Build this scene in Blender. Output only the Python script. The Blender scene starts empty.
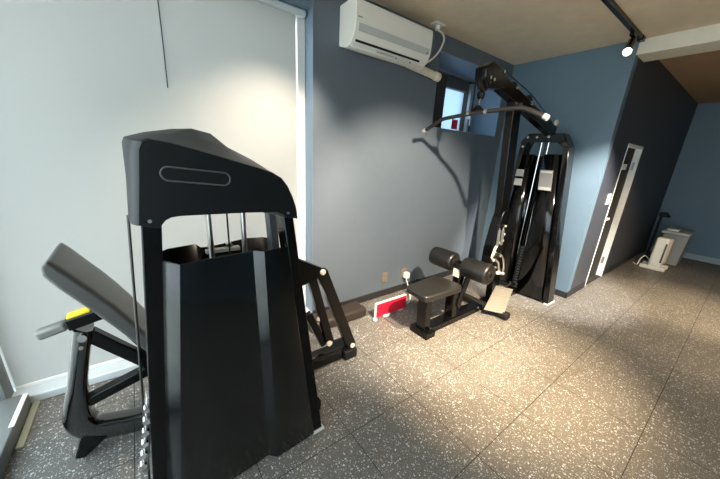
import bpy, bmesh, math, random
from mathutils import Vector, Matrix
random.seed(7)
sc = bpy.context.scene
COL = sc.collection
V = Vector

# ------------------------------------------------------------------ materials
def nt(name):
    m = bpy.data.materials.new(name); m.use_nodes = True
    n = m.node_tree.nodes; l = m.node_tree.links
    return m, n, l, n['Principled BSDF']

def simple(name, col, rough=.5, metal=0., bump=0., bscale=200., coat=0., var=0.06, spec=.5):
    m, n, l, b = nt(name)
    b.inputs['Roughness'].default_value = rough
    b.inputs['Metallic'].default_value = metal
    b.inputs['Coat Weight'].default_value = coat
    b.inputs['Specular IOR Level'].default_value = spec
    tc = n.new('ShaderNodeTexCoord')
    nz = n.new('ShaderNodeTexNoise'); nz.inputs['Scale'].default_value = 9.; nz.inputs['Detail'].default_value = 4
    l.new(tc.outputs['Object'], nz.inputs['Vector'])
    mx = n.new('ShaderNodeMix'); mx.data_type = 'RGBA'
    mx.inputs['A'].default_value = (*[c*(1-var) for c in col], 1)
    mx.inputs['B'].default_value = (*[min(1, c*(1+var)) for c in col], 1)
    l.new(nz.outputs['Fac'], mx.inputs['Factor'])
    l.new(mx.outputs['Result'], b.inputs['Base Color'])
    if bump:
        n2 = n.new('ShaderNodeTexNoise'); n2.inputs['Scale'].default_value = bscale; n2.inputs['Detail'].default_value = 3
        l.new(tc.outputs['Object'], n2.inputs['Vector'])
        bp = n.new('ShaderNodeBump'); bp.inputs['Strength'].default_value = bump; bp.inputs['Distance'].default_value = .004
        l.new(n2.outputs['Fac'], bp.inputs['Height']); l.new(bp.outputs['Normal'], b.inputs['Normal'])
    return m

def srgb(r, g, b):
    f = lambda c: (c/255/12.92) if c/255 <= .04045 else ((c/255+.055)/1.055)**2.4
    return (f(r), f(g), f(b))

M = {}
M['wall_blue'] = simple('wall_blue_paint', srgb(98, 119, 134), .55, bump=.08, bscale=60)
M['wall_slate'] = simple('wall_slate_paint', srgb(94, 103, 113), .5, bump=.08, bscale=60)
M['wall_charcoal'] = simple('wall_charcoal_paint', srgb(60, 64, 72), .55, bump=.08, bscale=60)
M['ceiling'] = simple('ceiling_concrete', srgb(218, 202, 174), .85, bump=.15, bscale=14, var=.12)
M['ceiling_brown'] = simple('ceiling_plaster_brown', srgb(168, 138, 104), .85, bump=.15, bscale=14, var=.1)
M['beam'] = simple('beam_cream_paint', srgb(222, 214, 196), .7)
M['base_black'] = simple('baseboard_black', (.02, .02, .022), .45)
M['base_grey'] = simple('baseboard_grey', srgb(150, 160, 165), .5)
M['white_trim'] = simple('white_trim', srgb(226, 226, 222), .4)
M['white_plastic'] = simple('white_plastic', srgb(232, 230, 222), .35, var=.02)
M['cream_plastic'] = simple('cream_plastic', srgb(222, 212, 192), .4, var=.02)
M['grey_plastic'] = simple('grey_plastic', srgb(150, 150, 148), .45)
M['lt_grey_plastic'] = simple('light_grey_plastic', srgb(188, 190, 188), .45)
M['dark_grey'] = simple('dark_grey_plastic', srgb(70, 72, 74), .45)
M['sill'] = simple('sill_grey_alu', srgb(196, 204, 208), .4)
M['alu'] = simple('window_alu', srgb(170, 175, 178), .35, .7)
M['brown_frame'] = simple('window_brown_frame', srgb(70, 58, 48), .4, .3)
M['black_metal'] = simple('black_powder_coat', (.0022, .0022, .0024), .17, spec=.3, var=.1)
M['black_gloss'] = simple('black_gloss_steel', (.003, .003, .0033), .1, coat=.2, spec=.4, var=.05)
M['black_plastic'] = simple('black_abs_cowl', (.006, .0066, .0074), .42, bump=.03, bscale=500, spec=.2)
M['shroud'] = simple('black_shroud_sheet', (.0025, .0027, .003), .2, var=.08, spec=.6)
M['shroud_gloss'] = simple('black_acrylic_shroud', (.0022, .0022, .0025), .12, var=.08)
M['vinyl_daylit'] = simple('daylit_vinyl_pad', (.06, .058, .056), .36, bump=.05, bscale=400)  # pad vinyl lightened to carry the window sheen on the backrest
M['vinyl'] = simple('black_vinyl_pad', (.012, .0118, .0115), .36, bump=.05, bscale=400)
M['vinyl_black'] = simple('black_vinyl_roller', (.0065, .0065, .0065), .36, bump=.05, bscale=400)
M['rubber'] = simple('rubber', (.006, .006, .006), .7, spec=.3)
M['brown_rubber'] = simple('brown_rubber', srgb(50, 42, 36), .45)
M['chrome'] = simple('chrome', (.8, .8, .8), .12, 1., var=.02)
M['steel'] = simple('brushed_steel', (.55, .54, .52), .3, 1., var=.05)
M['bar_steel'] = simple('bar_dark_steel', (.07, .066, .062), .35, .9, var=.05)
M['grip'] = simple('grip_grey', srgb(120, 120, 116), .35, .3)
M['plate_tread'] = simple('foot_plate_grey', srgb(112, 110, 104), .5, .2)
M['yellow'] = simple('yellow_lever', srgb(236, 210, 40), .4)
M['red'] = simple('red_panel', srgb(222, 30, 58), .35)
M['outlet_plate'] = simple('outlet_plate', srgb(128, 114, 100), .4)
M['placard'] = simple('placard', srgb(120, 118, 116), .4)
M['placard_white'] = simple('placard_white', srgb(178, 175, 168), .4)
M['pavement'] = simple('pavement', srgb(190, 190, 186), .9)
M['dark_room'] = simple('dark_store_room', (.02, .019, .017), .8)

# blind: white woven fabric that lets daylight through
m, n, l, b = nt('blind_fabric')
out = n['Material Output']
df = n.new('ShaderNodeBsdfDiffuse'); tr = n.new('ShaderNodeBsdfTranslucent'); mx = n.new('ShaderNodeMixShader')
tc = n.new('ShaderNodeTexCoord'); nz = n.new('ShaderNodeTexNoise'); nz.inputs['Scale'].default_value = 300
l.new(tc.outputs['Object'], nz.inputs['Vector'])
cr = n.new('ShaderNodeMix'); cr.data_type = 'RGBA'
cr.inputs['A'].default_value = (.50, .50, .49, 1); cr.inputs['B'].default_value = (.56, .56, .55, 1)
l.new(nz.outputs['Fac'], cr.inputs['Factor'])
l.new(cr.outputs['Result'], df.inputs['Color'])
tr.inputs['Color'].default_value = (.56, .56, .54, 1)
mx.inputs['Fac'].default_value = .5
l.new(df.outputs[0], mx.inputs[1]); l.new(tr.outputs[0], mx.inputs[2]); l.new(mx.outputs[0], out.inputs['Surface'])
M['blind'] = m

def glass(name, tint, gloss=.08, rough=.02, diffuse=0.):
    m, n, l, b = nt(name); out = n['Material Output']
    t = n.new('ShaderNodeBsdfTransparent'); t.inputs['Color'].default_value = (*tint, 1)
    g = n.new('ShaderNodeBsdfGlossy'); g.inputs['Roughness'].default_value = rough
    x = n.new('ShaderNodeMixShader'); x.inputs['Fac'].default_value = gloss
    l.new(t.outputs[0], x.inputs[1]); l.new(g.outputs[0], x.inputs[2])
    last = x
    if diffuse:
        d = n.new('ShaderNodeBsdfTranslucent'); d.inputs['Color'].default_value = (.38, .46, .54, 1)
        y = n.new('ShaderNodeMixShader'); y.inputs['Fac'].default_value = diffuse
        nz = n.new('ShaderNodeTexNoise'); nz.inputs['Scale'].default_value = 60
        l.new(x.outputs[0], y.inputs[1]); l.new(d.outputs[0], y.inputs[2]); last = y
    l.new(last.outputs[0], out.inputs['Surface'])
    return m
M['glass'] = glass('window_glass', (.93, .96, .96))
M['frosted'] = glass('frosted_glass', (.45, .55, .62), .06, .2, .7)

# speckled rubber tiles
TP, TX, TY = .487, .765, .02
m, n, l, b = nt('speckled_rubber_tiles')
tc = n.new('ShaderNodeTexCoord')
def mth(op, a, bv=None, c=None):
    k = n.new('ShaderNodeMath'); k.operation = op
    for i, s in enumerate((a, bv, c)):
        if s is None: continue
        if isinstance(s, (int, float)): k.inputs[i].default_value = s
        else: l.new(s, k.inputs[i])
    return k.outputs[0]
def flecks(scale, frac, r, seed):
    mp = n.new('ShaderNodeMapping'); mp.inputs['Location'].default_value = (seed, seed*.7, 0)
    l.new(tc.outputs['Object'], mp.inputs['Vector'])
    dz = n.new('ShaderNodeTexNoise'); dz.inputs['Scale'].default_value = scale*1.4; dz.inputs['Detail'].default_value = 1
    l.new(mp.outputs[0], dz.inputs['Vector'])
    av = n.new('ShaderNodeVectorMath'); av.operation = 'MULTIPLY_ADD'
    l.new(dz.outputs['Color'], av.inputs[0]); av.inputs[1].default_value = (.9/scale,)*3; l.new(mp.outputs[0], av.inputs[2])
    v = n.new('ShaderNodeTexVoronoi'); v.inputs['Scale'].default_value = scale; v.voronoi_dimensions = '2D'
    l.new(av.outputs[0], v.inputs['Vector'])
    sp = n.new('ShaderNodeSeparateColor'); l.new(v.outputs['Color'], sp.inputs[0])
    on = mth('LESS_THAN', sp.outputs[0], frac)
    rad = mth('MULTIPLY', sp.outputs[1], r)
    inside = mth('LESS_THAN', v.outputs['Distance'], rad)
    return mth('MULTIPLY', on, inside), sp.outputs[2]
f1, t1 = flecks(80, .24, .40, 0.)
f2, t2 = flecks(140, .22, .42, 3.3)
f3, t3 = flecks(230, .22, .45, 7.7)
fl = mth('MAXIMUM', mth('MAXIMUM', f1, f2), mth('MULTIPLY', f3, .6))
bn = n.new('ShaderNodeTexNoise'); bn.inputs['Scale'].default_value = 3.; bn.inputs['Detail'].default_value = 5
l.new(tc.outputs['Object'], bn.inputs['Vector'])
base = n.new('ShaderNodeMix'); base.data_type = 'RGBA'
base.inputs['A'].default_value = (.088, .082, .074, 1); base.inputs['B'].default_value = (.138, .128, .114, 1)
l.new(bn.outputs['Fac'], base.inputs['Factor'])
flc = n.new('ShaderNodeMix'); flc.data_type = 'RGBA'
flc.inputs['A'].default_value = (.36, .37, .38, 1); flc.inputs['B'].default_value = (.62, .62, .61, 1)
l.new(t1, flc.inputs['Factor'])
mxc = n.new('ShaderNodeMix'); mxc.data_type = 'RGBA'
l.new(fl, mxc.inputs['Factor']); l.new(base.outputs['Result'], mxc.inputs['A']); l.new(flc.outputs['Result'], mxc.inputs['B'])
sx = n.new('ShaderNodeSeparateXYZ'); l.new(tc.outputs['Object'], sx.inputs[0])
dx = mth('PINGPONG', mth('ADD', sx.outputs[0], 48.7 - TX), TP/2)
dy = mth('PINGPONG', mth('ADD', sx.outputs[1], 48.7 - TY), TP/2)
seam = mth('LESS_THAN', mth('MINIMUM', dx, dy), .0022)
fin = n.new('ShaderNodeMix'); fin.data_type = 'RGBA'
l.new(seam, fin.inputs['Factor']); l.new(mxc.outputs['Result'], fin.inputs['A']); fin.inputs['B'].default_value = (.012, .012, .012, 1)
l.new(fin.outputs['Result'], b.inputs['Base Color'])
b.inputs['Roughness'].default_value = .5
b.inputs['Specular IOR Level'].default_value = .5
bp = n.new('ShaderNodeBump'); bp.inputs['Strength'].default_value = .25; bp.inputs['Distance'].default_value = .003
b2 = n.new('ShaderNodeTexNoise'); b2.inputs['Scale'].default_value = 160; l.new(tc.outputs['Object'], b2.inputs['Vector'])
l.new(b2.outputs['Fac'], bp.inputs['Height']); l.new(bp.outputs['Normal'], b.inputs['Normal'])
M['floor'] = m

def emis(name, col, s):
    m, n, l, b = nt(name)
    b.inputs['Emission Color'].default_value = (*col, 1); b.inputs['Emission Strength'].default_value = s
    b.inputs['Base Color'].default_value = (*col, 1)
    return m
M['lamp'] = emis('lamp_lens', (1, .93, .8), 12)

# ------------------------------------------------------------------ mesh builder
class MB:
    def __init__(s): s.bm = bmesh.new()
    def faces(s, vs, fs):
        bv = [s.bm.verts.new(v) for v in vs]
        for f in fs:
            try: s.bm.faces.new([bv[i] for i in f])
            except ValueError: pass
        return s
    def box(s, x0, x1, y0, y1, z0, z1):
        p = [(x, y, z) for x in (x0, x1) for y in (y0, y1) for z in (z0, z1)]
        return s.faces(p, [(0,1,3,2),(4,6,7,5),(0,4,5,1),(2,3,7,6),(0,2,6,4),(1,5,7,3)])
    def hexa(s, a, c):     # two quads of four points each
        return s.faces(list(a)+list(c), [(3,2,1,0),(4,5,6,7),(0,1,5,4),(1,2,6,5),(2,3,7,6),(3,0,4,7)])
    def beam(s, p, q, w, h, up=(0,0,1), w2=None, h2=None):
        p, q = V(p), V(q); d = (q-p).normalized()
        r = d.cross(V(up)).normalized(); u = r.cross(d)
        w2 = w if w2 is None else w2; h2 = h if h2 is None else h2
        A = [p+r*a*w/2+u*c*h/2 for a, c in ((-1,-1),(1,-1),(1,1),(-1,1))]
        B = [q+r*a*w2/2+u*c*h2/2 for a, c in ((-1,-1),(1,-1),(1,1),(-1,1))]
        return s.hexa(A, B)
    def cyl(s, p, q, r, r2=None, seg=24):
        p, q = V(p), V(q); r2 = r if r2 is None else r2
        d = (q-p).normalized(); a = d.orthogonal().normalized(); c = d.cross(a)
        ring = lambda o, R: [o+(a*math.cos(t)+c*math.sin(t))*R for t in [2*math.pi*i/seg for i in range(seg)]]
        A = ring(p, r); B = ring(q, r2)
        fs = [(i, (i+1)%seg, seg+(i+1)%seg, seg+i) for i in range(seg)]
        fs += [tuple(range(seg-1,-1,-1)), tuple(range(seg, 2*seg))]
        return s.faces(A+B, fs)
    def lathe(s, p, d, prof, seg=28):     # prof: (distance along d, radius)
        p, d = V(p), V(d).normalized(); a = d.orthogonal().normalized(); c = d.cross(a)
        vs = []; fs = []
        for t, r in prof:
            for i in range(seg):
                th = 2*math.pi*i/seg
                vs.append(p+d*t+(a*math.cos(th)+c*math.sin(th))*max(r, 1e-4))
        for k in range(len(prof)-1):
            for i in range(seg):
                j = (i+1) % seg
                fs.append((k*seg+i, k*seg+j, (k+1)*seg+j, (k+1)*seg+i))
        fs += [tuple(range(seg-1,-1,-1)), tuple(range((len(prof)-1)*seg, len(prof)*seg))]
        return s.faces(vs, fs)
    def sweep(s, pts, sec, up=(0,1,0), closed=False, sc_=None):
        """sec: list of (u,v) offsets; v along 'up', u across the path"""
        pts = [V(p) for p in pts]; N = len(pts); K = len(sec); vs = []; fs = []
        up = V(up)
        for i, p in enumerate(pts):
            if closed: d = (pts[(i+1)%N]-pts[i-1]).normalized()
            else: d = (pts[min(i+1, N-1)]-pts[max(i-1, 0)]).normalized()
            u = d.cross(up)
            u = u.normalized() if u.length > 1e-4 else d.orthogonal().normalized()
            w = u.cross(d).normalized()
            k_ = sc_[i] if sc_ else 1.
            for a, c in sec: vs.append(p+u*a*k_+w*c)
        for i in range(N if closed else N-1):
            for k in range(K):
                a, c = i*K+k, i*K+(k+1)%K; j = (i+1) % N
                fs.append((a, c, j*K+(k+1)%K, j*K+k))
        if not closed: fs += [tuple(range(K-1,-1,-1)), tuple(range((N-1)*K, N*K))]
        return s.faces(vs, fs)
    def tube(s, pts, r, seg=10, up=(0.13,1,.21), closed=False):
        return s.sweep(pts, [(r*math.cos(2*math.pi*i/seg), r*math.sin(2*math.pi*i/seg)) for i in range(seg)], up, closed)
    def prism(s, poly, vec):
        K = len(poly); vec = V(vec); A = [V(p) for p in poly]; B = [p+vec for p in A]
        return s.faces(A+B, [tuple(range(K-1,-1,-1)), tuple(range(K, 2*K))]+[(i,(i+1)%K,K+(i+1)%K,K+i) for i in range(K)])
    def loft(s, rings, cap=True):
        K = len(rings[0]); vs = [p for r in rings for p in r]; fs = []
        for k in range(len(rings)-1):
            for i in range(K):
                j = (i+1) % K
                fs.append((k*K+i, k*K+j, (k+1)*K+j, (k+1)*K+i))
        if cap: fs += [tuple(range(K-1,-1,-1)), tuple(range((len(rings)-1)*K, len(rings)*K))]
        return s.faces(vs, fs)
    def build(s, name, mat, parent=None, origin=None, bevel=0., seg=2, sharp=35, solid=0., sub=0):
        bm = s.bm
        bmesh.ops.recalc_face_normals(bm, faces=bm.faces)
        off = V((0,0,0)); root = parent
        while root is not None and root.parent is not None: root = root.parent
        if root is not None: off = V(root.location)
        elif origin is not None: off = V(origin)
        bmesh.ops.translate(bm, verts=bm.verts, vec=-off)
        me = bpy.data.meshes.new(name); bm.to_mesh(me); bm.free()
        for p in me.polygons: p.use_smooth = True
        me.set_sharp_from_angle(angle=math.radians(sharp))
        me.materials.append(mat)
        o = bpy.data.objects.new(name, me); COL.objects.link(o)
        if parent is not None: o.parent = parent
        elif origin is not None: o.location = origin
        if solid:
            k = o.modifiers.new('solid', 'SOLIDIFY'); k.thickness = solid; k.offset = 0
        if bevel:
            k = o.modifiers.new('bevel', 'BEVEL'); k.width = bevel; k.segments = seg; k.limit_method = 'ANGLE'
            k.angle_limit = math.radians(34); k.harden_normals = False
        if sub:
            k = o.modifiers.new('sub', 'SUBSURF'); k.levels = sub; k.render_levels = sub
        return o

def thing(name, label, cat, loc, group=None):
    o = bpy.data.objects.new(name, None); COL.objects.link(o); o.location = loc; o.empty_display_size = .1
    o['label'] = label; o['category'] = cat
    if group: o['group'] = group
    return o
def tag(o, label, cat, group=None):
    o['label'] = label; o['category'] = cat
    if group: o['group'] = group
    return o
def struct(o): o['kind'] = 'structure'; return o
def lab(o, t): o['label'] = t; return o
def bez(pts, n=8):      # smooth Catmull-Rom through points
    P = [V(p) for p in pts]; out = []
    for i in range(len(P)-1):
        a, b_, c, d = P[max(i-1,0)], P[i], P[i+1], P[min(i+2,len(P)-1)]
        for k in range(n):
            t = k/n
            out.append(.5*((2*b_)+(c-a)*t+(2*a-5*b_+4*c-d)*t*t+(3*b_-a-3*c+d)*t**3))
    return out+[P[-1]]

# ------------------------------------------------------------------ room
CE = 2.66; YA = 2.2; XB = 3.906; YC = 1.024; XD = 7.97; XL = -.80; YF = -3.4; YW = 2.40
f = MB().faces([(XL,YF,0),(XD+.1,YF,0),(XD+.1,YW+.05,0),(XL,YW+.05,0)], [(0,1,2,3)])
struct(f.build('floor', M['floor']))
g = MB().faces([(-14,-14,-.08),(14,-14,-.08),(14,14,-.08),(-14,14,-.08)], [(0,1,2,3)])
struct(g.build('ground', M['pavement']))
struct(MB().box(XL-.1, XB+.12, YF, 2.46, CE, CE+.12).build('ceiling', M['ceiling']))
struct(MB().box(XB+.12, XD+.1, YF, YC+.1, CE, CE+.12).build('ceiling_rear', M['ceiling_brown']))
# wall with the recessed window opening
NX0, NX1, NZ0, NZ1, NY = 2.53, 3.76, 1.82, 2.515, 2.66
lb = simple('reveal_daylit_blue', srgb(122, 150, 178), .5)  # niche blue, lightened so its reveals look lit by daylight
w = MB(); w.box(NX1-.006, NX1, YA+.001, 2.6, NZ0, NZ1).box(NX0, NX1, YA+.001, 2.6, NZ1-.006, NZ1).box(NX0, NX1, YA+.001, 2.6, NZ0, NZ0+.006)
struct(w.build('trim_4', lb))
struct(MB().box(1.146, 1.1505, YA-.001, 2.345, .055, 2.475).build('trim_5', simple('pilaster_daylit_blue', srgb(104, 120, 136), .5)))  # thin liner; its lighter blue stands in for daylight on this reveal
w = MB()
w.box(1.15, NX0, YA, 2.8, 0, CE); w.box(NX1, XB+.1, YA, 2.8, 0, CE)
w.box(NX0, NX1, YA, 2.8, 0, NZ0); w.box(NX0, NX1, YA, 2.8, NZ1, CE)
struct(w.build('wall_left', M['wall_slate']))
struct(MB().box(XL-.1, 1.15, YA+.02, 2.46, 2.475, CE).build('wall_lintel', M['wall_blue']))
struct(MB().box(XB, XB+.1, YC, YA, 0, CE).build('wall_back', M['wall_blue']))
DX0, DX1, DZ = 4.56, 5.22, 1.775
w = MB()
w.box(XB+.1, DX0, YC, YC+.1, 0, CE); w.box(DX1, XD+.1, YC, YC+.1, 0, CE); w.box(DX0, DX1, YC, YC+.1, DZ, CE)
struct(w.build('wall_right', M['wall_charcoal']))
struct(MB().box(XD, XD+.1, YF, YC, 0, CE).build('wall_far', M['wall_blue']))
# wall behind the camera with a shopfront opening
w = MB()
w.box(XL-.1, XD+.1, YF-.12, YF, 0, CE)
struct(w.build('wall_front', M['wall_blue']))
# ceiling beam
struct(MB().box(XB, 4.2, YF, YC, 2.533, CE).build('trim_1', M['beam'], bevel=.004))
# baseboards
struct(MB().box(1.15, XB, YA-.012, YA, 0, .075).build('baseboard_left', M['base_black'], bevel=.003))
struct(MB().box(XB-.012, XB, YC-.012, YA-.012, 0, .075).build('baseboard_back', M['base_black'], bevel=.003))
w = MB(); w.box(XB-.012, DX0-.05, YC-.012, YC, 0, .075); w.box(DX1+.05, XD, YC-.012, YC, 0, .075)
struct(w.build('baseboard_right', M['base_black'], bevel=.003))
struct(MB().box(XD-.014, XD, YF, YC-.012, 0, .10).build('baseboard_far', M['base_grey'], bevel=.003))

# recessed small window
wf = struct(MB().box(NX0, NX1, 2.60, 2.70, NZ1-.035, NZ1).box(NX0, NX1, 2.60, 2.70, NZ0, NZ0+.035)
              .box(NX0, 3.17, 2.60, 2.70, NZ0, NZ1).box(NX1-.16, NX1, 2.585, 2.70, NZ0, NZ1).build('window_1', M['brown_frame'], bevel=.004))
MB().box(3.17, 3.60, 2.645, 2.65, NZ0+.035, NZ1-.16).build('pane', M['frosted'], wf)
MB().box(3.17, 3.60, 2.59, 2.66, NZ1-.16, NZ1-.035).build('blind_head', M['dark_grey'], wf, bevel=.01)
MB().box(3.61, 3.66, 2.54, 2.60, NZ0+.01, NZ1-.06).build('sash_stile', M['alu'], wf, bevel=.004)
h = MB().box(3.60, 3.66, 2.50, 2.54, 2.03, 2.07).box(3.60, 3.63, 2.49, 2.51, 1.95, 2.07)
h.build('latch', M['steel'], wf, bevel=.006)
MB().box(NX0, NX1, 2.56, 2.60, NZ1-.03, NZ1-.004).build('head_trim', M['alu'], wf, bevel=.003)
st = MB().box(3.42, 3.54, 2.636, 2.641, 1.90, 2.02).build('sticker', M['red'], wf); lab(st, 'small red sticker low on the frosted pane')

# tall blind window: white frame, sill, outside glazing
wf = struct(MB().box(1.085, 1.15, 2.33, 2.42, .06, 2.475).box(XL, 1.15, 2.36, 2.42, 2.43, 2.475).box(XL, XL+.05, 2.34, 2.42, .06, 2.475)
            .build('window_2', M['white_trim'], bevel=.006))
MB().box(XL+.05, 1.085, 2.385, 2.392, .08, 2.43).build('pane', M['glass'], wf)
struct(MB().box(XL, 1.15, 2.2, 2.42, 0, .055).build('trim_2', M['sill'], bevel=.008))
struct(MB().box(-.20, 1.15, 2.42, 2.72, 1.80, 1.84).build('canopy', M['base_grey']))
# the glazed front at the left
wf = struct(MB().box(XL-.03, XL+.11, YF, 2.2, 0, .085).box(XL-.03, XL+.03, 2.2, 2.3, 0, 2.5).box(XL-.03, XL+.03, YF, 2.3, 2.45, CE)
            .box(XL-.03, XL+.03, -1.5, -1.43, .085, 2.45).build('window_3', simple('frame_dull_grey', srgb(98, 102, 101), .5), bevel=.006))
MB().box(XL-.006, XL+.006, YF, 2.2, .085, 2.45).build('pane', M['glass'], wf)
struct(MB().box(XL+.092, XL+.112, 1.93, 2.19, .084, .090).build('trim_6', M['white_trim']))
struct(MB().box(XL+.115, XL+.145, 1.85, 2.2, 0, .012).build('trim_3', simple('threshold_cream', srgb(150, 152, 132), .5), bevel=.003))

# doorway with a white frame and a dark inner leaf
DY = YC+.09
d = struct(MB().box(DX0-.004, DX0+.012, YC-.006, DY, 0, DZ+.02).box(DX1-.012, DX1+.03, YC-.006, DY, 0, DZ+.02)
           .box(DX0+.012, DX1-.012, YC-.006, DY, DZ-.012, DZ+.02).build('door_1', M['white_trim'], bevel=.003))
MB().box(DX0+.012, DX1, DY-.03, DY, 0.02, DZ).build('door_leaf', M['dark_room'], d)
MB().box(4.79, 4.90, YC+.03, YC+.062, .86, .89).build('door_lever', M['white_plastic'], d, bevel=.005)
MB().box(4.86, 4.98, DY-.045, DY-.03, 1.50, 1.57).build('door_sign', M['white_plastic'], d)
for z in (1.50, .20): MB().box(DX1-.018, DX1-.011, YC+.02, YC+.045, z, z+.10).build('hinge', M['alu'], d)
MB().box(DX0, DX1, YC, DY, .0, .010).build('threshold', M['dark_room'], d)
T = thing('switch_plate', 'slim beige switch plate on the dark wall left of the doorway', 'light switch', (4.42, YC, 1.16))
MB().box(4.36, 4.47, YC-.012, YC, 1.095, 1.225).build('plate', M['cream_plastic'], T, bevel=.003)
MB().box(4.395, 4.435, YC-.018, YC-.010, 1.13, 1.19).build('rocker', M['white_plastic'], T, bevel=.002)

# ------------------------------------------------------------------ roller blind
t = thing('roller_blind', 'wide white roller blind drawn down over the tall window', 'blind', (.1, 2.3, .07))
MB().box(XL+.04, 1.055, 2.296, 2.300, .075, 2.44).build('fabric', M['blind'], t)
MB().box(XL+.04, 1.13, 2.265, 2.33, 2.432, 2.474).build('cassette', M['sill'], t, bevel=.012)
MB().box(XL+.04, 1.055, 2.288, 2.306, .06, .085).build('bottom_rail', M['white_trim'], t, bevel=.004)
MB().tube([(.222, 2.285, 2.43), (.219, 2.286, 2.1), (.214, 2.287, 1.83)], .0035, 6).build('pull_cord', M['dark_grey'], t)

# ------------------------------------------------------------------ leg press with the weight tower in front
R = thing('leg_press_machine', 'black seated leg press with tall weight tower and window-lit backrest before white blind', 'gym machine', (.25, 1.4, 0))
BL, BLG = M['black_metal'], M['black_gloss']
# --- cowl
Fp = [(-.025,1.262),(-.008,1.38),(.006,1.485),(.016,1.506),(.038,1.515),(.087,1.508),(.2,1.480),(.3,1.452),(.35,1.439),(.4,1.423),(.434,1.403),(.457,1.374),(.478,1.33),(.491,1.29),(.499,1.24),
      (.447,1.250),(.437,1.262),(.409,1.275),(.3,1.28),(.2,1.282),(.09,1.284),(.065,1.281),(.049,1.273),(.038,1.26),(.031,1.249)]
Bp = [(-.03,1.262),(-.022,1.38),(-.016,1.50),(-.008,1.519),(.051,1.539),(.12,1.557),(.185,1.564),(.25,1.551),(.31,1.503),(.403,1.458),(.447,1.42),(.470,1.38),(.486,1.33),(.496,1.29),(.501,1.23),
      (.447,1.22),(.437,1.24),(.409,1.262),(.3,1.28),(.2,1.282),(.09,1.284),(.065,1.281),(.049,1.273),(.038,1.26),(.031,1.249)]
def ring(pts, y): return [(x, y, z) for x, z in pts]
cx_, cz_ = .23, 1.37
def shrink(p, k, lim=15): return [(x+(cx_-x)*k*(1 if i < lim else 0), z+(cz_-z)*k*(1 if i < lim else 0)) for i, (x, z) in enumerate(p)]
def mix(k): return [(a[0]*(1-k)+b_[0]*k, a[1]*(1-k)+b_[1]*k) for a, b_ in zip(Fp, Bp)]
def leftout(p, dx): return [(x-dx if i < 5 else x, z) for i, (x, z) in enumerate(p)]
rings = [ring(shrink(Fp, .02), 1.078), ring(Fp, 1.084), ring(leftout(mix(.06), .010), 1.105), ring(leftout(mix(.14), .018), 1.135),
         ring(leftout(mix(.5), .02), 1.22), ring(leftout(mix(1.), .016), 1.34), ring(leftout(shrink(Bp, .03), .01), 1.36)]
cowl = MB().loft(rings).build('cowl', M['black_plastic'], R, sharp=28)
cap = []
for k in range(13): a = math.pi/2+math.pi*k/12; cap.append((.074+.021*math.cos(a), 1.416+.021*math.sin(a)))
for k in range(13): a = -math.pi/2+math.pi*k/12; cap.append((.228+.021*math.cos(a), 1.400+.021*math.sin(a)))
MB().prism([(x, 1.0765, z) for x, z in cap], (0, .004, 0)).build('recess', M['black_plastic'], cowl)
MB().tube([(x, 1.0765, z) for x, z in cap], .0028, 8, closed=True).build('recess_rim_glint', M['dark_grey'], cowl)  # black rim coloured grey to carry its highlight
for x, z in ((.036,1.497),(.410,1.405),(.008,1.274),(.455,1.268)):
    MB().cyl((x, 1.074, z), (x, 1.08, z), .0055, seg=12).build('screw', M['steel'] if z < 1.3 else M['rubber'], cowl)
# --- tapered uprights
def upright(x0b, x1b, x0t, x1t, y0, y1, zt): return MB().hexa([(x0b,y0,0.012),(x1b,y0,.012),(x1b,y1,.012),(x0b,y1,.012)], [(x0t,y0,zt),(x1t,y0,zt),(x1t,y1,zt),(x0t,y1,zt)])
upright(-.142, -.086, -.014, .042, 1.138, 1.22, 1.275).build('upright', BL, R, bevel=.004)
upright(.588, .644, .445, .500-.012, 1.108, 1.20, 1.262).build('upright', BL, R, bevel=.004)
MB().box(-.15, -.08, 1.10, 1.21, 0, .016).build('foot', M['rubber'], R, bevel=.004)
lab(MB().box(.582, .655, 1.098, 1.21, 0, .018).build('foot', M['lt_grey_plastic'], R, bevel=.005), 'pale plastic foot')
upright(.52, .575, .452, .488, 1.30, 1.36, 1.27).build('rear_upright', M['dark_grey'], R, bevel=.004)
upright(-.10, -.05, .0, .036, 1.30, 1.36, 1.27).build('rear_upright', BL, R, bevel=.004)
# --- front shroud: folded sheet
top = [(.026,1.136,1.122),(.070,1.084,1.119),(.163,1.102,1.118),(.324,1.121,1.119),(.356,1.086,1.121),(.455,1.100,1.124),(.462,1.135,1.124)]
bot = [(-.094,1.136,.012),(-.048,1.084,.012),(.188,1.104,.012),(.339,1.121,.012),(.377,1.086,.012),(.586,1.100,.012),(.592,1.135,.012)]
K = len(top)
MB().faces(top+bot, [(i, i+1, K+i+1, K+i) for i in range(K-1)]).build('front_shroud', M['shroud'], R, solid=.006, bevel=.002, sharp=12)
# --- rear shroud
rt = [(.0,1.075),(.03,1.083),(.059,1.091),(.157,1.097),(.176,1.079),(.208,1.077),(.372,1.097),(.45,1.092),(.5,1.08)]
rb = [(-.07,.05),(-.02,.05),(.059,.05),(.157,.05),(.176,.05),(.208,.05),(.372,.05),(.5,.05),(.56,.05)]
K = len(rt)
MB().faces([(x,1.38,z) for x, z in rt]+[(x,1.38,z) for x, z in rb], [(i,i+1,K+i+1,K+i) for i in range(K-1)]).build('rear_shroud', M['shroud'], R, solid=.006)
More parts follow.
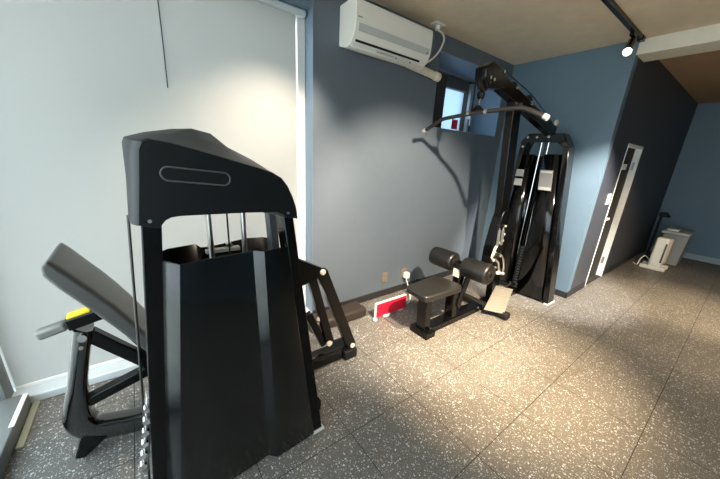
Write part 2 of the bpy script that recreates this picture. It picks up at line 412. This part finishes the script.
# --- rods, cable, weight stack top
for x in (.197, .327): MB().cyl((x-.004,1.25,.03), (x,1.25,1.30), .0105, seg=16).build('guide_rod', M['steel'], R)
MB().cyl((.262,1.25,.62), (.266,1.25,1.30), .0035, seg=8).build('lift_cable', M['rubber'], R)
MB().box(.10, .42, 1.18, 1.33, .05, 1.0).build('weight_stack', M['rubber'], R, bevel=.003)
MB().box(.19, .33, 1.345, 1.375, 1.055, 1.070).build('stack_label', M['placard_white'], R)
for x in (.212, .288): MB().cyl((x,1.345,1.083), (x,1.376,1.083), .012, seg=14).build('bolt', M['steel'], R)
# --- side cable and pulley bracket at the left
MB().cyl((-.047,1.22,1.27), (-.150,1.25,.03), .0045, seg=8).build('side_cable', M['bar_steel'], R)
MB().beam((-.088,1.25,.53), (-.150,1.25,.16), .05, .022).build('pulley_bracket', M['steel'], R, bevel=.004)
for k in range(6):
    t_ = k/5; MB().cyl((-.100-.05*t_,1.20,.49-.27*t_), (-.100-.05*t_,1.225,.49-.27*t_), .013, seg=14).build('bracket_bolt', M['chrome'], R)
# --- loop tube, base
sec = []
for k in range(20):
    a = 2*math.pi*k/20; ca, sa = math.cos(a), math.sin(a)
    sec.append((.041*math.copysign(abs(ca)**.55, ca), .048*math.copysign(abs(sa)**.55, sa)))
path = bez([(-.296,1.65,.690),(-.335,1.65,.53),(-.365,1.65,.40),(-.386,1.65,.30),(-.390,1.65,.215),(-.350,1.65,.140),(-.27,1.65,.105),(-.16,1.65,.080),(.1,1.65,.06),(.5,1.65,.055)], 8)
psc = [.86+.5*max(0, min(1, (.42-p.z)/.22)) if p.x < -.28 else 1.36 for p in path]
MB().sweep(path, sec, (0,1,0), sc_=psc).build('seat_frame_loop', simple('loop_gloss', (.004, .004, .0045), .09, coat=1., spec=.8), R, sharp=60)
MB().prism([(-.39,1.60,.15),(-.435,1.60,.03),(-.40,1.60,.015),(-.30,1.60,.09)], (0,.10,0)).build('support_foot', BL, R, bevel=.006)
MB().cyl((-.30,1.588,.665), (-.30,1.606,.665), .017, seg=16).build('pivot_bolt', M['chrome'], R)
MB().cyl((-.312,1.595,.615), (-.312,1.606,.615), .008, seg=12).build('small_bolt', M['steel'], R)
# slider, grip, yellow lever
sl = MB().beam((-.340,1.63,.732), (-.165,1.63,.768), .06, .054).build('adjuster_sleeve', M['black_metal'], R, bevel=.006)
MB().cyl((-.205,1.592,.757), (-.205,1.604,.757), .012, seg=14).build('sleeve_bolt', M['chrome'], sl)
lab(MB().beam((-.436,1.63,.708), (-.340,1.63,.730), .05, .042).build('hand_grip', M['grip'], R, bevel=.012, seg=3), 'grey hand grip')
lab(MB().beam((-.335,1.63,.766), (-.255,1.63,.783), .05, .013).build('adjuster_lever', M['yellow'], R, bevel=.004), 'yellow lever')
# braces
MB().beam((-.285,1.65,.655), (-.06,1.65,.375), .05, .058).build('brace', M['black_metal'], R, bevel=.005)
MB().beam((-.345,1.65,.300), (-.06,1.65,.38), .05, .05).build('brace', M['black_metal'], R, bevel=.005)
MB().beam((-.06,1.65,.378), (.30,1.65,.378), .06, .06).build('seat_rail', M['black_metal'], R, bevel=.005)
# backrest pad
up_ = [(-.308,1.076),(-.282,1.045),(-.242,.985),(-.198,.922),(-.157,.855),(-.121,.790),(-.059,.665),(.004,.55)]
lo_ = [(-.330,1.055),(-.333,1.020),(-.298,.955),(-.254,.885),(-.214,.822),(-.170,.750),(-.110,.645),(-.05,.53)]
def padring(y, k):
    o = []
    for (a, b_), (c, d_) in zip(up_, lo_):
        o.append((a+(c-a)*k*.5, y, b_+(d_-b_)*k*.5))
    for (a, b_), (c, d_) in reversed(list(zip(up_, lo_))):
        o.append((c+(a-c)*k*.5, y, d_+(b_-d_)*k*.5))
    return o
bk = MB().loft([padring(1.447,.3), padring(1.457,.05), padring(1.475,0), padring(1.69,0), padring(1.725,.08), padring(1.74,.4)]).build('backrest', M['vinyl_daylit'], R, bevel=.009, seg=3)
MB().box(.0, .40, 1.46, 1.84, .42, .49).build('seat_cushion', M['vinyl'], R, bevel=.02, seg=3)
MB().beam((-.155,1.64,.70), (-.03,1.64,.44), .22, .02, up=(1,0,0)).build('backrest_frame', BL, R)
# footrest linkage at the right
MB().prism([(.42,1.53,.96),(.705,1.53,.886),(.885,1.53,.785),(.870,1.53,.735),(.74,1.53,.700),(.42,1.53,.72)], (0,.045,0)).build('pivot_arm', M['black_metal'], R, bevel=.005)
MB().beam((.872,1.55,.767), (1.140,1.55,.100), .05, .075).build('linkage_bar', M['black_metal'], R, bevel=.005)
MB().beam((.795,1.575,.795), (.965,1.575,.180), .04, .060).build('linkage_bar', M['black_metal'], R, bevel=.005)
MB().beam((.80,1.60,.45), (.93,1.60,.155), .04, .05).build('linkage_bar', M['black_metal'], R, bevel=.005)
for x, y, z, r in ((.872,1.515,.767,.019),(1.140,1.515,.108,.019),(.950,1.54,.182,.020),(.872,1.56,.400,.016)):
    MB().lathe((x,y,z), (0,1,0), [(0,r*.8),(.004,r),(.018,r)], 20).build('pivot_cap', M['cream_plastic'], R, sharp=30)
MB().beam((.40,1.60,.045), (1.165,1.60,.045), .12, .07).build('base_beam', M['black_metal'], R, bevel=.006)
MB().beam((.80,1.555,.10), (1.13,1.555,.085), .03, .03).build('lower_link', BLG, R, bevel=.005)
MB().box(.62, .70, 1.22, 1.62, .01, .08).build('cross_beam', BL, R, bevel=.005)
MB().box(1.07, 1.18, 1.51, 1.70, 0, .075).build('end_block', M['rubber'], R, bevel=.008)

# ------------------------------------------------------------------ lat pulldown
YL = 1.45
R = thing('lat_pulldown_machine', 'tall black lat pulldown and row machine with bench seat against the blue wall', 'gym machine', (2.9, YL, 0))
# leaning mast and boom
MB().beam((2.995,YL,.02), (2.69,YL,2.03), .07, .135, up=(1,0,0)).build('mast', BL, R, bevel=.006)
MB().beam((2.27,YL,2.135), (3.56,YL,1.835), .075, .105).build('boom', BL, R, bevel=.008)
hd = MB().prism([(2.13,YL-.05,2.165),(2.215,YL-.05,2.215),(2.40,YL-.05,2.185),(2.42,YL-.05,2.06),(2.20,YL-.05,2.03),(2.14,YL-.05,2.09)], (0,.1,0)).build('boom_head', BL, R, bevel=.012, seg=3)
for x, z in ((2.19,2.10),(2.24,2.095),(2.36,2.17)): MB().cyl((x,YL-.058,z), (x,YL-.048,z), .011, seg=12).build('bolt', M['chrome'], hd)
for x, z, r in ((2.20,2.07,.055),(2.92,2.035,.06),(2.62,2.10,.05)):
    w = MB().lathe((x,YL-.012,z), (0,1,0), [(0,r),(.006,r),(.012,r-.012),(.018,r),(.024,r)], 24).build('pulley', M['rubber'], R, sharp=30)
    MB().cyl((x,YL-.05,z), (x,YL+.05,z), .010, seg=12).build('axle', M['steel'], w)
MB().tube([(2.33,YL-.02,2.21),(2.62,YL-.02,2.155),(2.92,YL-.02,2.098),(3.45,YL-.02,1.93)], .004, 6).build('lift_cable', M['rubber'], R)
for x, z in ((2.655,1.99),(2.735,1.995),(2.935,2.02)): MB().cyl((x,YL-.048,z), (x,YL-.036,z), .012, seg=12).build('bolt', M['chrome'], R)
MB().lathe((3.50,YL-.055,1.925), (0,1,0), [(0,.02),(.006,.026),(.02,.026)], 18).build('end_cap', M['cream_plastic'], R)
# gusset with low pulley on the mast
gs = MB().prism([(2.80,YL-.05,1.06),(2.75,YL-.05,.885),(2.715,YL-.05,.66),(2.72,YL-.05,.50),(2.93,YL-.05,.40),(3.0,YL-.05,.55),(2.90,YL-.05,1.08)], (0,.1,0)).build('gusset', BL, R, bevel=.008)
for x, z in ((2.868,.905),(2.874,.82),(2.872,.755),(2.80,.63),(2.90,.58),(2.83,.47)):
    MB().cyl((x,YL-.062,z), (x,YL-.048,z), .012, seg=12).build('bolt', M['cream_plastic'], gs)
MB().tube([(2.66,YL-.08,.945),(2.74,YL-.08,.925),(2.80,YL-.08,.93),(2.80,YL-.045,.93)], .006, 8).build('accessory_hook', M['bar_steel'], gs)
# tower
XT = 3.50
def tpost(y0b, y1b, y0t, y1t, x0, x1, zt): return MB().hexa([(x0,y0b,.012),(x1,y0b,.012),(x1,y1b,.012),(x0,y1b,.012)], [(x0,y0t,zt),(x1,y0t,zt),(x1,y1t,zt),(x0,y1t,zt)])
tpost(1.058, 1.115, 1.235, 1.292, XT, XT+.16, 1.69).build('tower_post', BLG, R, bevel=.006)
tpost(1.785, 1.84, 1.672, 1.727, XT, XT+.16, 1.69).build('tower_post', BLG, R, bevel=.006)
lab(MB().box(XT-.012, XT+.17, 1.048, 1.10, 0, .016).build('foot', M['lt_grey_plastic'], R, bevel=.004), 'pale plastic foot')
MB().box(XT-.012, XT+.17, 1.785, 1.85, 0, .016).build('foot', M['rubber'], R, bevel=.004)
MB().prism([(XT,1.235,1.688),(XT,1.318,1.825),(XT,1.66,1.825),(XT,1.727,1.745),(XT,1.727,1.66),(XT,1.672,1.66),(XT,1.650,1.735),(XT,1.36,1.735),(XT,1.292,1.688)], (.16,0,0)).build('top_frame', BLG, R, bevel=.008)
for y, z in ((1.445,1.787),(1.56,1.785),(1.655,1.785),(1.69,1.69)): MB().cyl((XT-.01,y,z), (XT+.004,y,z), .012, seg=12).build('bolt', M['chrome'], R)
MB().hexa([(XT+.15,1.10,.02),(XT+.17,1.10,.02),(XT+.17,1.79,.02),(XT+.15,1.79,.02)], [(XT+.15,1.28,1.60),(XT+.17,1.28,1.60),(XT+.17,1.68,1.60),(XT+.15,1.68,1.60)]).build('rear_panel', M['shroud'], R)
# shroud panels either side of the stack slot, each a folded sheet
a = [(XT+.05,1.10,.03),(XT+.005,1.135,.03),(XT-.02,1.40,.03),(XT+.06,1.425,.03)]; b_ = [(XT+.05,1.29,1.615),(XT+.005,1.315,1.615),(XT-.02,1.44,1.615),(XT+.06,1.452,1.615)]
MB().faces(a+b_, [(i,i+1,5+i,4+i) for i in range(3)]).build('shroud_panel', M['shroud_gloss'], R, solid=.005, sharp=10)
a = [(XT+.06,1.515,.10),(XT-.01,1.54,.10),(XT+.01,1.74,.10),(XT+.05,1.77,.10)]; b_ = [(XT+.06,1.565,1.61),(XT-.01,1.60,1.61),(XT+.01,1.655,1.61),(XT+.05,1.675,1.61)]
MB().faces(a+b_, [(i,i+1,5+i,4+i) for i in range(3)]).build('shroud_panel', M['shroud_gloss'], R, solid=.005, sharp=10)
for y in (1.465, 1.535): MB().cyl((XT+.08,y,.03), (XT+.08,y,1.76), .009, seg=14).build('guide_rod', M['chrome'], R)
for k in range(14):
    z = .10+.034*k
    w = MB().box(XT+.055, XT+.145, 1.432, 1.512+.0, z, z+.029).build('weight_plate', M['rubber'], R, bevel=.003)
    MB().box(XT+.0515, XT+.055, 1.455, 1.487, z+.007, z+.022).build('number_tag', M['dark_grey'], w)
MB().cyl((XT+.09,1.50,.6), (XT+.09,1.50,1.76), .004, seg=8).build('stack_cable', M['rubber'], R)
pl = MB().hexa([(XT-.028,1.296,1.245),(XT-.022,1.296,1.245),(XT-.022,1.425,1.245),(XT-.028,1.425,1.245)], [(XT-.028,1.318,1.455),(XT-.022,1.318,1.455),(XT-.022,1.445,1.455),(XT-.028,1.445,1.455)]).build('placard', M['placard'], R)
lab(pl, 'grey and white instruction placard')
MB().hexa([(XT-.030,1.30,1.25),(XT-.028,1.30,1.25),(XT-.028,1.42,1.25),(XT-.030,1.42,1.25)], [(XT-.030,1.305,1.28),(XT-.028,1.305,1.28),(XT-.028,1.42,1.28),(XT-.030,1.42,1.28)]).build('printed_strip', M['placard_white'], pl)
MB().box(XT-.030, XT-.028, 1.325, 1.435, 1.425, 1.445).build('printed_strip', M['placard_white'], pl)
for z in (1.27, 1.37): MB().box(XT-.020, XT-.012, 1.615, 1.70, z, z+.075).build('sticker', M['placard_white'], R)
# base, seat
MB().beam((1.90,YL,.035), (3.52,YL,.035), .11, .06).build('base_beam', BL, R, bevel=.006)
MB().box(1.80, 1.92, YL-.10, YL+.10, 0, .06).build('base_foot', BL, R, bevel=.008)
MB().beam((1.86,YL,.05), (1.84,YL,.395), .10, .07, up=(1,0,0)).build('seat_post', BL, R, bevel=.006)
MB().beam((2.25,YL,.05), (2.22,YL,.40), .09, .07, up=(1,0,0)).build('seat_post', BL, R, bevel=.006)
MB().beam((1.80,YL,.385), (2.30,YL,.385), .09, .03).build('seat_rail', BL, R, bevel=.005)
s = MB().prism([(1.695,1.335,.40),(1.74,1.318,.40),(2.13,1.300,.40),(2.175,1.345,.40),(2.165,1.565,.40),(2.11,1.60,.40),(1.745,1.582,.40),(1.70,1.55,.40)], (0,0,.055))
lab(s.build('bench_seat', M['vinyl'], R, bevel=.016, seg=3), 'black padded bench seat')
# knee rollers
MB().prism([(2.24,YL-.03,.30),(2.31,YL-.03,.28),(2.36,YL-.03,.58),(2.29,YL-.03,.62),(2.24,YL-.03,.60)], (0,.06,0)).build('roller_bracket', BL, R, bevel=.006)
MB().prism([(2.34,YL-.06,.50),(2.42,YL-.06,.48),(2.29,YL-.06,.14),(2.25,YL-.06,.20)], (0,.02,0)).build('bracket_plate', BL, R, bevel=.004)
MB().box(2.232, 2.238, YL-.035, YL+.03, .475, .55).build('scale_sticker', M['placard_white'], R)
MB().cyl((2.31,1.16,.575), (2.31,1.80,.575), .022, seg=16).build('roller_axle', BL, R)
for y0 in (1.165, 1.525):
    rr = .092
    w = MB().lathe((2.31,y0,.575), (0,1,0), [(0,rr-.03),(.0,rr-.014),(.008,rr-.004),(.022,rr),(.235,rr),(.249,rr-.004),(.257,rr-.014),(.257,rr-.03)], 32).build('knee_roller', M['vinyl_black'], R, sharp=60)
    for ye in (y0-.004, y0+.249): MB().cyl((2.31,ye,.575), (2.31,ye+.012,.575), .045, seg=24).build('roller_cap', M['bar_steel'], w)
# foot plate with cross bar
MB().beam((2.76,1.125,.05), (2.76,1.78,.05), .075, .07).build('cross_bar', M['rubber'], R, bevel=.022, seg=4)
q = [V((2.625,1.325,.075)), V((2.735,1.165,.070)), V((2.975,1.235,.255)), V((2.905,1.385,.255))]
nrm = (q[1]-q[0]).cross(q[3]-q[0]).normalized()
fp = MB().hexa([p-nrm*.009 for p in q], [p+nrm*.004 for p in q]).build('foot_plate', M['plate_tread'], R, bevel=.006)
for k in range(9):
    t_ = .08+.84*k/8
    A = q[0].lerp(q[3], t_); B = q[1].lerp(q[2], t_)
    MB().beam(A.lerp(B, .1)+nrm*.006, A.lerp(B, .9)+nrm*.006, .008, .006, up=nrm).build('tread_rib', M['plate_tread'], fp)
MB().beam((2.76,1.28,.07), (2.86,1.30,.19), .05, .03).build('plate_bracket', BL, R, bevel=.004)
MB().cyl((2.64,1.395,.06), (2.64,1.375,.06), .014, seg=12).build('bolt', M['chrome'], R)

# pulldown bar hanging from the boom
T = thing('pulldown_bar', 'long dark steel pulldown bar with bent ends hanging under the machine boom', 'exercise bar', (2.185, 1.46, 1.87))
path = bez([(2.185,1.985,1.748),(2.185,1.90,1.785),(2.185,1.825,1.819),(2.185,1.79,1.834),(2.185,1.755,1.841),(2.185,1.70,1.846),(2.185,1.46,1.866),(2.185,1.20,1.872),(2.185,1.15,1.872),(2.185,1.11,1.868),(2.185,1.075,1.856),(2.185,1.02,1.833),(2.185,.94,1.797)], 5)
MB().tube(path, .0155, 14, up=(1,0,0)).build('bar', M['bar_steel'], T, sharp=60)
for a, c in (((2.185,1.990,1.745),(2.185,1.965,1.757)), ((2.185,.934,1.794),(2.185,.962,1.808))):
    MB().cyl(a, c, .019, seg=18).build('end_cap', M['grey_plastic'], T)
for y in (1.535, 1.385): MB().cyl((2.185,y-.012,1.866), (2.185,y+.012,1.866), .019, seg=18).build('collar', M['steel'], T)
MB().prism([(2.175,1.52,1.855),(2.175,1.40,1.855),(2.175,1.41,1.885),(2.175,1.445,1.915),(2.175,1.475,1.915),(2.175,1.51,1.885)], (.02,0,0)).build('swivel_lug', BL, T, bevel=.004)
MB().cyl((2.187,1.46,1.905), (2.192,1.455,1.965), .006, seg=10).build('swivel', M['chrome'], T)
MB().prism([(2.175,1.435,1.96),(2.175,1.475,1.96),(2.175,1.485,2.0),(2.175,1.46,2.028),(2.175,1.425,2.0)], (.03,0,0)).build('cable_stop', BL, T, bevel=.006)
# row handles on the mast
T = thing('row_handle', 'silver D shaped row handle hanging on the mast beside the rollers', 'handle', (2.80, 1.36, .45))
yh = YL-.085
MB().tube([(2.74,yh,.765),(2.69,yh,.70),(2.645,yh-.01,.62),(2.69,yh-.01,.58)], .012, 10, up=(0,1,0)).build('strap', M['cream_plastic'], T)
MB().tube(bez([(2.64,yh-.02,.63),(2.735,yh-.02,.655),(2.83,yh-.02,.60),(2.89,yh-.02,.50),(2.90,yh-.02,.42),(2.82,yh-.02,.455),(2.77,yh-.02,.55),(2.69,yh-.02,.60)], 6), .012, 10, up=(0,1,0)).build('frame', M['chrome'], T, sharp=60)
MB().cyl((2.80,yh-.02,.435), (2.915,yh-.02,.405), .018, seg=16).build('grip', M['lt_grey_plastic'], T)
for x, side in ((2.695, 'left'), (2.765, 'right')):
    T = thing('cable_grip', 'dark grey grip hanging on the mast above the silver handle, the '+side+' one of two', 'handle', (x, YL-.075, .73), 'grips hanging on the mast')
    MB().beam((x,YL-.092,.89), (x+.015,YL-.092,.73), .02, .03).build('grip', M['grip'], T, bevel=.006)
    MB().cyl((x-.002,YL-.092,.888), (x-.004,YL-.092,.912), .006, seg=10).build('eyelet', M['steel'], T)

# ------------------------------------------------------------------ air conditioner
T = thing('air_conditioner', 'white wall mounted split air conditioner high on the blue wall', 'air conditioner', (1.79, YA, 2.255))
x0, x1 = 1.365, 2.165
prof = [(YA-.002,2.285),(YA-.002,2.545),(2.03,2.552),(1.99,2.535),(1.982,2.50),(1.984,2.40),(1.993,2.345),(2.02,2.298),(2.06,2.268),(2.10,2.258)]
MB().prism([(x0,y,z) for y, z in prof], (x1-x0,0,0)).build('casing', M['white_plastic'], T, bevel=.006)
MB().prism([(x0+.03,y,z) for y, z in [(1.9825,2.392),(1.9905,2.347),(1.986,2.347),(1.978,2.392)]], (x1-x0-.06,0,0)).build('front_strip', M['lt_grey_plastic'], T)
MB().beam((x0+.03,2.018,2.293), (x1-.10,2.018,2.293), .006, .014).build('air_slot', M['rubber'], T)
MB().beam((x0+.02,2.055,2.268), (x1-.02,2.055,2.268), .05, .008, up=(0,-.5,1)).build('louvre', M['white_plastic'], T, bevel=.003)
MB().beam((x0+.25,2.040,2.276), (x0+.42,2.040,2.276), .022, .004, up=(0,-.6,.8)).build('lower_label', M['lt_grey_plastic'], T)
for x in (x0+.46, x0+.62): MB().cyl((x,2.046,2.270), (x,2.050,2.276), .006, seg=10).build('indicator', M['dark_grey'], T)
MB().box(x0+.02, x0+.055, 1.979, 1.983, 2.425, 2.432).build('badge', M['grey_plastic'], T)
MB().cyl((x1-.05,1.985,2.36), (x1-.05,1.980,2.36), .008, seg=12).build('receiver', M['placard'], T)
pc = lab(MB().cyl((2.06,2.15,2.300), (2.47,2.15,2.268), .034, seg=22).build('pipe_sleeve', M['cream_plastic'], T), 'cream pipe sleeve running to the small window')
MB().cyl((2.43,2.15,2.271), (2.49,2.15,2.266), .040, seg=22).build('sleeve_end', M['cream_plastic'], pc, bevel=.006)
MB().box(2.24, 2.26, 2.13, 2.201, 2.27, 2.30).build('bracket', M['cream_plastic'], pc)
T = thing('ceiling_socket', 'small white ceiling socket with plug and white cable down to air conditioner', 'socket', (2.34, 2.10, CE))
MB().box(2.28, 2.40, 2.06, 2.14, CE-.012, CE).build('plate', M['white_plastic'], T, bevel=.004)
MB().cyl((2.34,2.10,CE-.05), (2.34,2.10,CE-.012), .022, seg=16).build('plug', M['white_plastic'], T, bevel=.004)
MB().tube(bez([(2.34,2.10,CE-.045),(2.42,2.10,2.60),(2.445,2.10,2.55),(2.39,2.10,2.45),(2.30,2.10,2.37),(2.215,2.10,2.322),(2.175,2.10,2.315)], 6), .0085, 8).build('cable', M['white_plastic'], T, sharp=60)

# ------------------------------------------------------------------ outlets, adapter, red panel, floor block
def outlet(xc, zc, label):
    T = thing('wall_outlet', label, 'outlet', (xc, YA, zc), 'low wall outlets')
    MB().box(xc-.038, xc+.038, YA-.008, YA, zc-.058, zc+.058).build('plate', M['outlet_plate'], T, bevel=.003)
    for dz in (.022, -.022): MB().box(xc-.016, xc+.016, YA-.011, YA-.007, zc+dz-.013, zc+dz+.013).build('socket', M['outlet_plate'], T, bevel=.002)
outlet(2.043, .225, 'beige wall outlet with nothing plugged in above the red panel')
outlet(2.335, .222, 'beige wall outlet holding a white adapter beside the bench')
T = thing('power_adapter', 'white plug adapter in the wall outlet with curling white cord', 'adapter', (2.345, 2.16, .2))
MB().box(2.318, 2.378, 2.13, YA-.012, .165, .235).build('body', M['white_plastic'], T, bevel=.008)
MB().tube(bez([(2.340,2.155,.168),(2.335,2.13,.13),(2.31,2.08,.10),(2.29,2.04,.06),(2.24,1.97,.02),(2.15,1.91,.008),(2.07,1.885,.03),(2.05,1.878,.06)], 6), .0055, 8).build('cord', M['white_plastic'], T, sharp=60)
T = thing('standing_panel', 'small red panel in a white frame standing on floor against the wall', 'panel', (1.87, 1.9, 0))
MB().box(1.64, 2.045, 1.850, 1.875, .010, .165).build('frame', M['white_plastic'], T, bevel=.005)
lab(MB().box(1.650, 2.037, 1.845, 1.852, .019, .157).build('face', M['red'], T), 'glossy red face')
MB().box(1.73, 1.83, 1.825, 1.885, 0, .022).build('foot', M['white_plastic'], T, bevel=.008)
MB().box(1.95, 2.01, 1.85, 1.89, 0, .016).build('foot', M['white_plastic'], T, bevel=.006)
MB().lathe((1.622,1.83,.0), (0,0,1), [(0,.008),(.006,.018),(.018,.023),(.030,.018),(.036,.008)], 18).build('knob', M['white_plastic'], T, sharp=60)
MB().cyl((1.622,1.84,.02), (1.655,1.86,.02), .006, seg=10).build('knob_stem', M['white_plastic'], T)
T = tag(MB().box(1.02, 1.61, 1.935, 2.12, 0, .10).build('floor_block', M['brown_rubber'], origin=(1.3, 2.03, 0), bevel=.03, seg=5), 'low dark brown padded block lying on floor along the wall', 'block')

# ------------------------------------------------------------------ ceiling track and spots
T = thing('lighting_track', 'straight black lighting track along the ceiling', 'light track', (1.5, 1.0, CE))
MB().box(-.6, 3.87, .982, 1.018, CE-.032, CE).build('rail', BL, T, bevel=.003)
MB().box(3.80, 3.875, .978, 1.022, CE-.036, CE).build('end_cap', BL, T, bevel=.003)
def spot_head(x, y, aim, label, zc=CE-.032):
    T = thing('track_spotlight', label, 'spotlight', (x, y, zc), 'ceiling track spotlights')
    MB().box(x-.05, x+.05, y-.016, y+.016, zc-.028, zc).build('adapter', BL, T, bevel=.003)
    p = V((x, y, zc-.075)); d = (V(aim)-p).normalized()
    MB().cyl((x, y, zc-.025), p, .009, seg=12).build('stem', BL, T)
    a, c = p-d*.05, p+d*.17
    MB().lathe(a, d, [(0,.02),(.004,.030),(.215,.034),(.22,.034)], 24).build('barrel', BL, T, sharp=40)
    MB().cyl(c, c+d*.004, .029, seg=24).build('lens', M['lamp'], T)
    return c+d*.03, d
def spot(pos, d, W, size, blend, col=(1, .80, .55), r=.03):
    L = bpy.data.lights.new('spot', 'SPOT'); L.energy = W; L.spot_size = math.radians(size); L.spot_blend = blend; L.color = col; L.shadow_soft_size = r
    o = bpy.data.objects.new('spot_lamp', L); COL.objects.link(o); o.location = pos
    o.rotation_euler = d.to_track_quat('-Z', 'Y').to_euler()
    return o
p, d = spot_head(3.60, 1.0, (2.5, .78, 1.75), 'black cylinder spotlight at the far end of the ceiling track'); spot(p, d, 12, 70, .6)
# spots out of the picture: second row above the camera, plus added fills
def unseen_spot(pos, aim, W, size, blend, W2=0, size2=50, col=(1, .80, .55)):
    d = (V(aim)-V(pos)).normalized(); spot(pos, d, W, size, blend, col)
    if W2: spot(pos, d, W2, size2, 1., col)
unseen_spot((1.2,-.1,2.5), (2.25,2.1,.35), 640, 62, .6, col=(1, .85, .66))
unseen_spot((1.6,-.1,2.5), (2.15,.93,0), 1050, 50, 1., col=(1, .74, .45))
unseen_spot((1.0,1.5,2.5), (.70,2.3,.75), 190, 80, 1., col=(1, .84, .66))
unseen_spot((2.8,-.4,2.5), (3.9,1.1,.7), 1000, 46, .7, col=(1, .9, .78))  # added fill to brighten the lower back wall, in place of daylight
unseen_spot((3.2,-1.2,2.5), (3.0,-.5,0), 150, 110, 1., col=(1, .76, .48))  # added fill lamp for the dark right foreground floor
unseen_spot((4.3,-.3,2.5), (4.9,.1,0), 160, 90, .6, 360, 46, col=(1, .76, .48))

# ------------------------------------------------------------------ things in the far corner
T = thing('panel_heater', 'white upright heater on two splayed feet near the far corner', 'heater', (6.5, .68, 0))
MB().box(6.42, 6.56, .585, .745, .055, .52).build('body', M['white_plastic'], T, bevel=.03, seg=4)
MB().box(6.414, 6.424, .60, .622, .13, .44).build('front_slot', M['dark_grey'], T)
MB().box(6.55, 6.68, .57, .70, .10, .50).build('rear_body', M['cream_plastic'], T, bevel=.02, seg=3)
for x in (6.40, 6.62): MB().box(x, x+.07, .53, .83, 0, .06).build('foot', M['white_plastic'], T, bevel=.012)
MB().tube(bez([(6.60,.76,.10),(6.60,.82,.16),(6.55,.86,.10),(6.5,.87,.012),(6.56,.93,.012)], 6), .01, 8).build('power_cord', M['white_plastic'], T, sharp=60)
T = thing('storage_bin', 'light grey bin with pale lid between heater and far wall', 'bin', (7.25, .6, 0))
MB().hexa([(7.05,.48,0),(7.45,.48,0),(7.45,.72,0),(7.05,.72,0)], [(7.02,.45,.52),(7.5,.45,.52),(7.5,.76,.52),(7.02,.76,.52)]).build('body', M['grey_plastic'], T, bevel=.012)
MB().box(7.0, 7.5, .45, .785, .52, .565).build('lid', M['lt_grey_plastic'], T, bevel=.012)
T = tag(MB().box(7.06, 7.36, .60, .74, .565, .60).build('folded_towel', M['white_plastic'], origin=(7.2,.67,.565), bevel=.012), 'white folded cloth on top of the grey bin', 'cloth')
T = thing('vacuum_stand', 'thin black upright stand with a dark head behind white heater', 'stand', (7.2, .88, 0))
MB().box(7.12, 7.28, .83, .93, 0, .03).build('base', M['rubber'], T, bevel=.008)
MB().cyl((7.2,.88,.03), (7.2,.875,.78), .018, seg=12).build('pole', M['rubber'], T)
MB().box(7.16, 7.24, .80, .91, .76, .84).build('head', M['rubber'], T, bevel=.02, seg=3)
MB().cyl((7.2,.82,.80), (7.2,.77,.77), .022, seg=14).build('nozzle', M['rubber'], T)

# ------------------------------------------------------------------ daylight and world
wd = bpy.data.worlds.new('World'); sc.world = wd; wd.use_nodes = True
wn = wd.node_tree.nodes; wl = wd.node_tree.links
bg = wn['Background']; bg.inputs['Color'].default_value = (.83, .93, 1., 1); bg.inputs['Strength'].default_value = 4.
def area(pos, aim, sx, sy, W, col):
    L = bpy.data.lights.new('daylight', 'AREA'); L.shape = 'RECTANGLE'; L.size = sx; L.size_y = sy; L.energy = W; L.color = col
    o = bpy.data.objects.new('daylight', L); COL.objects.link(o); o.location = pos
    o.rotation_euler = (V(aim)-V(pos)).to_track_quat('-Z', 'Z').to_euler(); return o

L = bpy.data.lights.new('sun', 'SUN'); L.energy = 4; L.angle = math.radians(2); L.color = (1, .95, .88)
o = bpy.data.objects.new('sun', L); COL.objects.link(o); o.location = (0, 0, 8)
o.rotation_euler = V((-.3, .12, -1)).to_track_quat('-Z', 'Y').to_euler()

# ------------------------------------------------------------------ camera
cam = bpy.data.cameras.new('camera'); co = bpy.data.objects.new('camera', cam); COL.objects.link(co)
f_px, pitch, roll, yaw, cyp = 290.81, .302182, .0549020, .651016, 246.19
cam.sensor_width = 36; cam.sensor_fit = 'HORIZONTAL'; cam.lens = f_px/720*36; cam.shift_y = (cyp-239.5)/720
cam.clip_start = .02; cam.clip_end = 100
F = V((math.sin(yaw)*math.cos(pitch), math.cos(yaw)*math.cos(pitch), -math.sin(pitch)))
rt_ = V((math.cos(yaw), -math.sin(yaw), 0)); u_ = rt_.cross(F)
Rr = rt_*math.cos(roll)+u_*math.sin(roll); U = -rt_*math.sin(roll)+u_*math.cos(roll)
co.matrix_world = Matrix(((Rr.x,U.x,-F.x,0),(Rr.y,U.y,-F.y,0),(Rr.z,U.z,-F.z,1.5),(0,0,0,1)))
sc.camera = co
vs = sc.view_settings
vs.view_transform = 'Standard'; vs.look = 'None'; vs.exposure = .45; vs.gamma = 1.; vs.use_curve_mapping = False
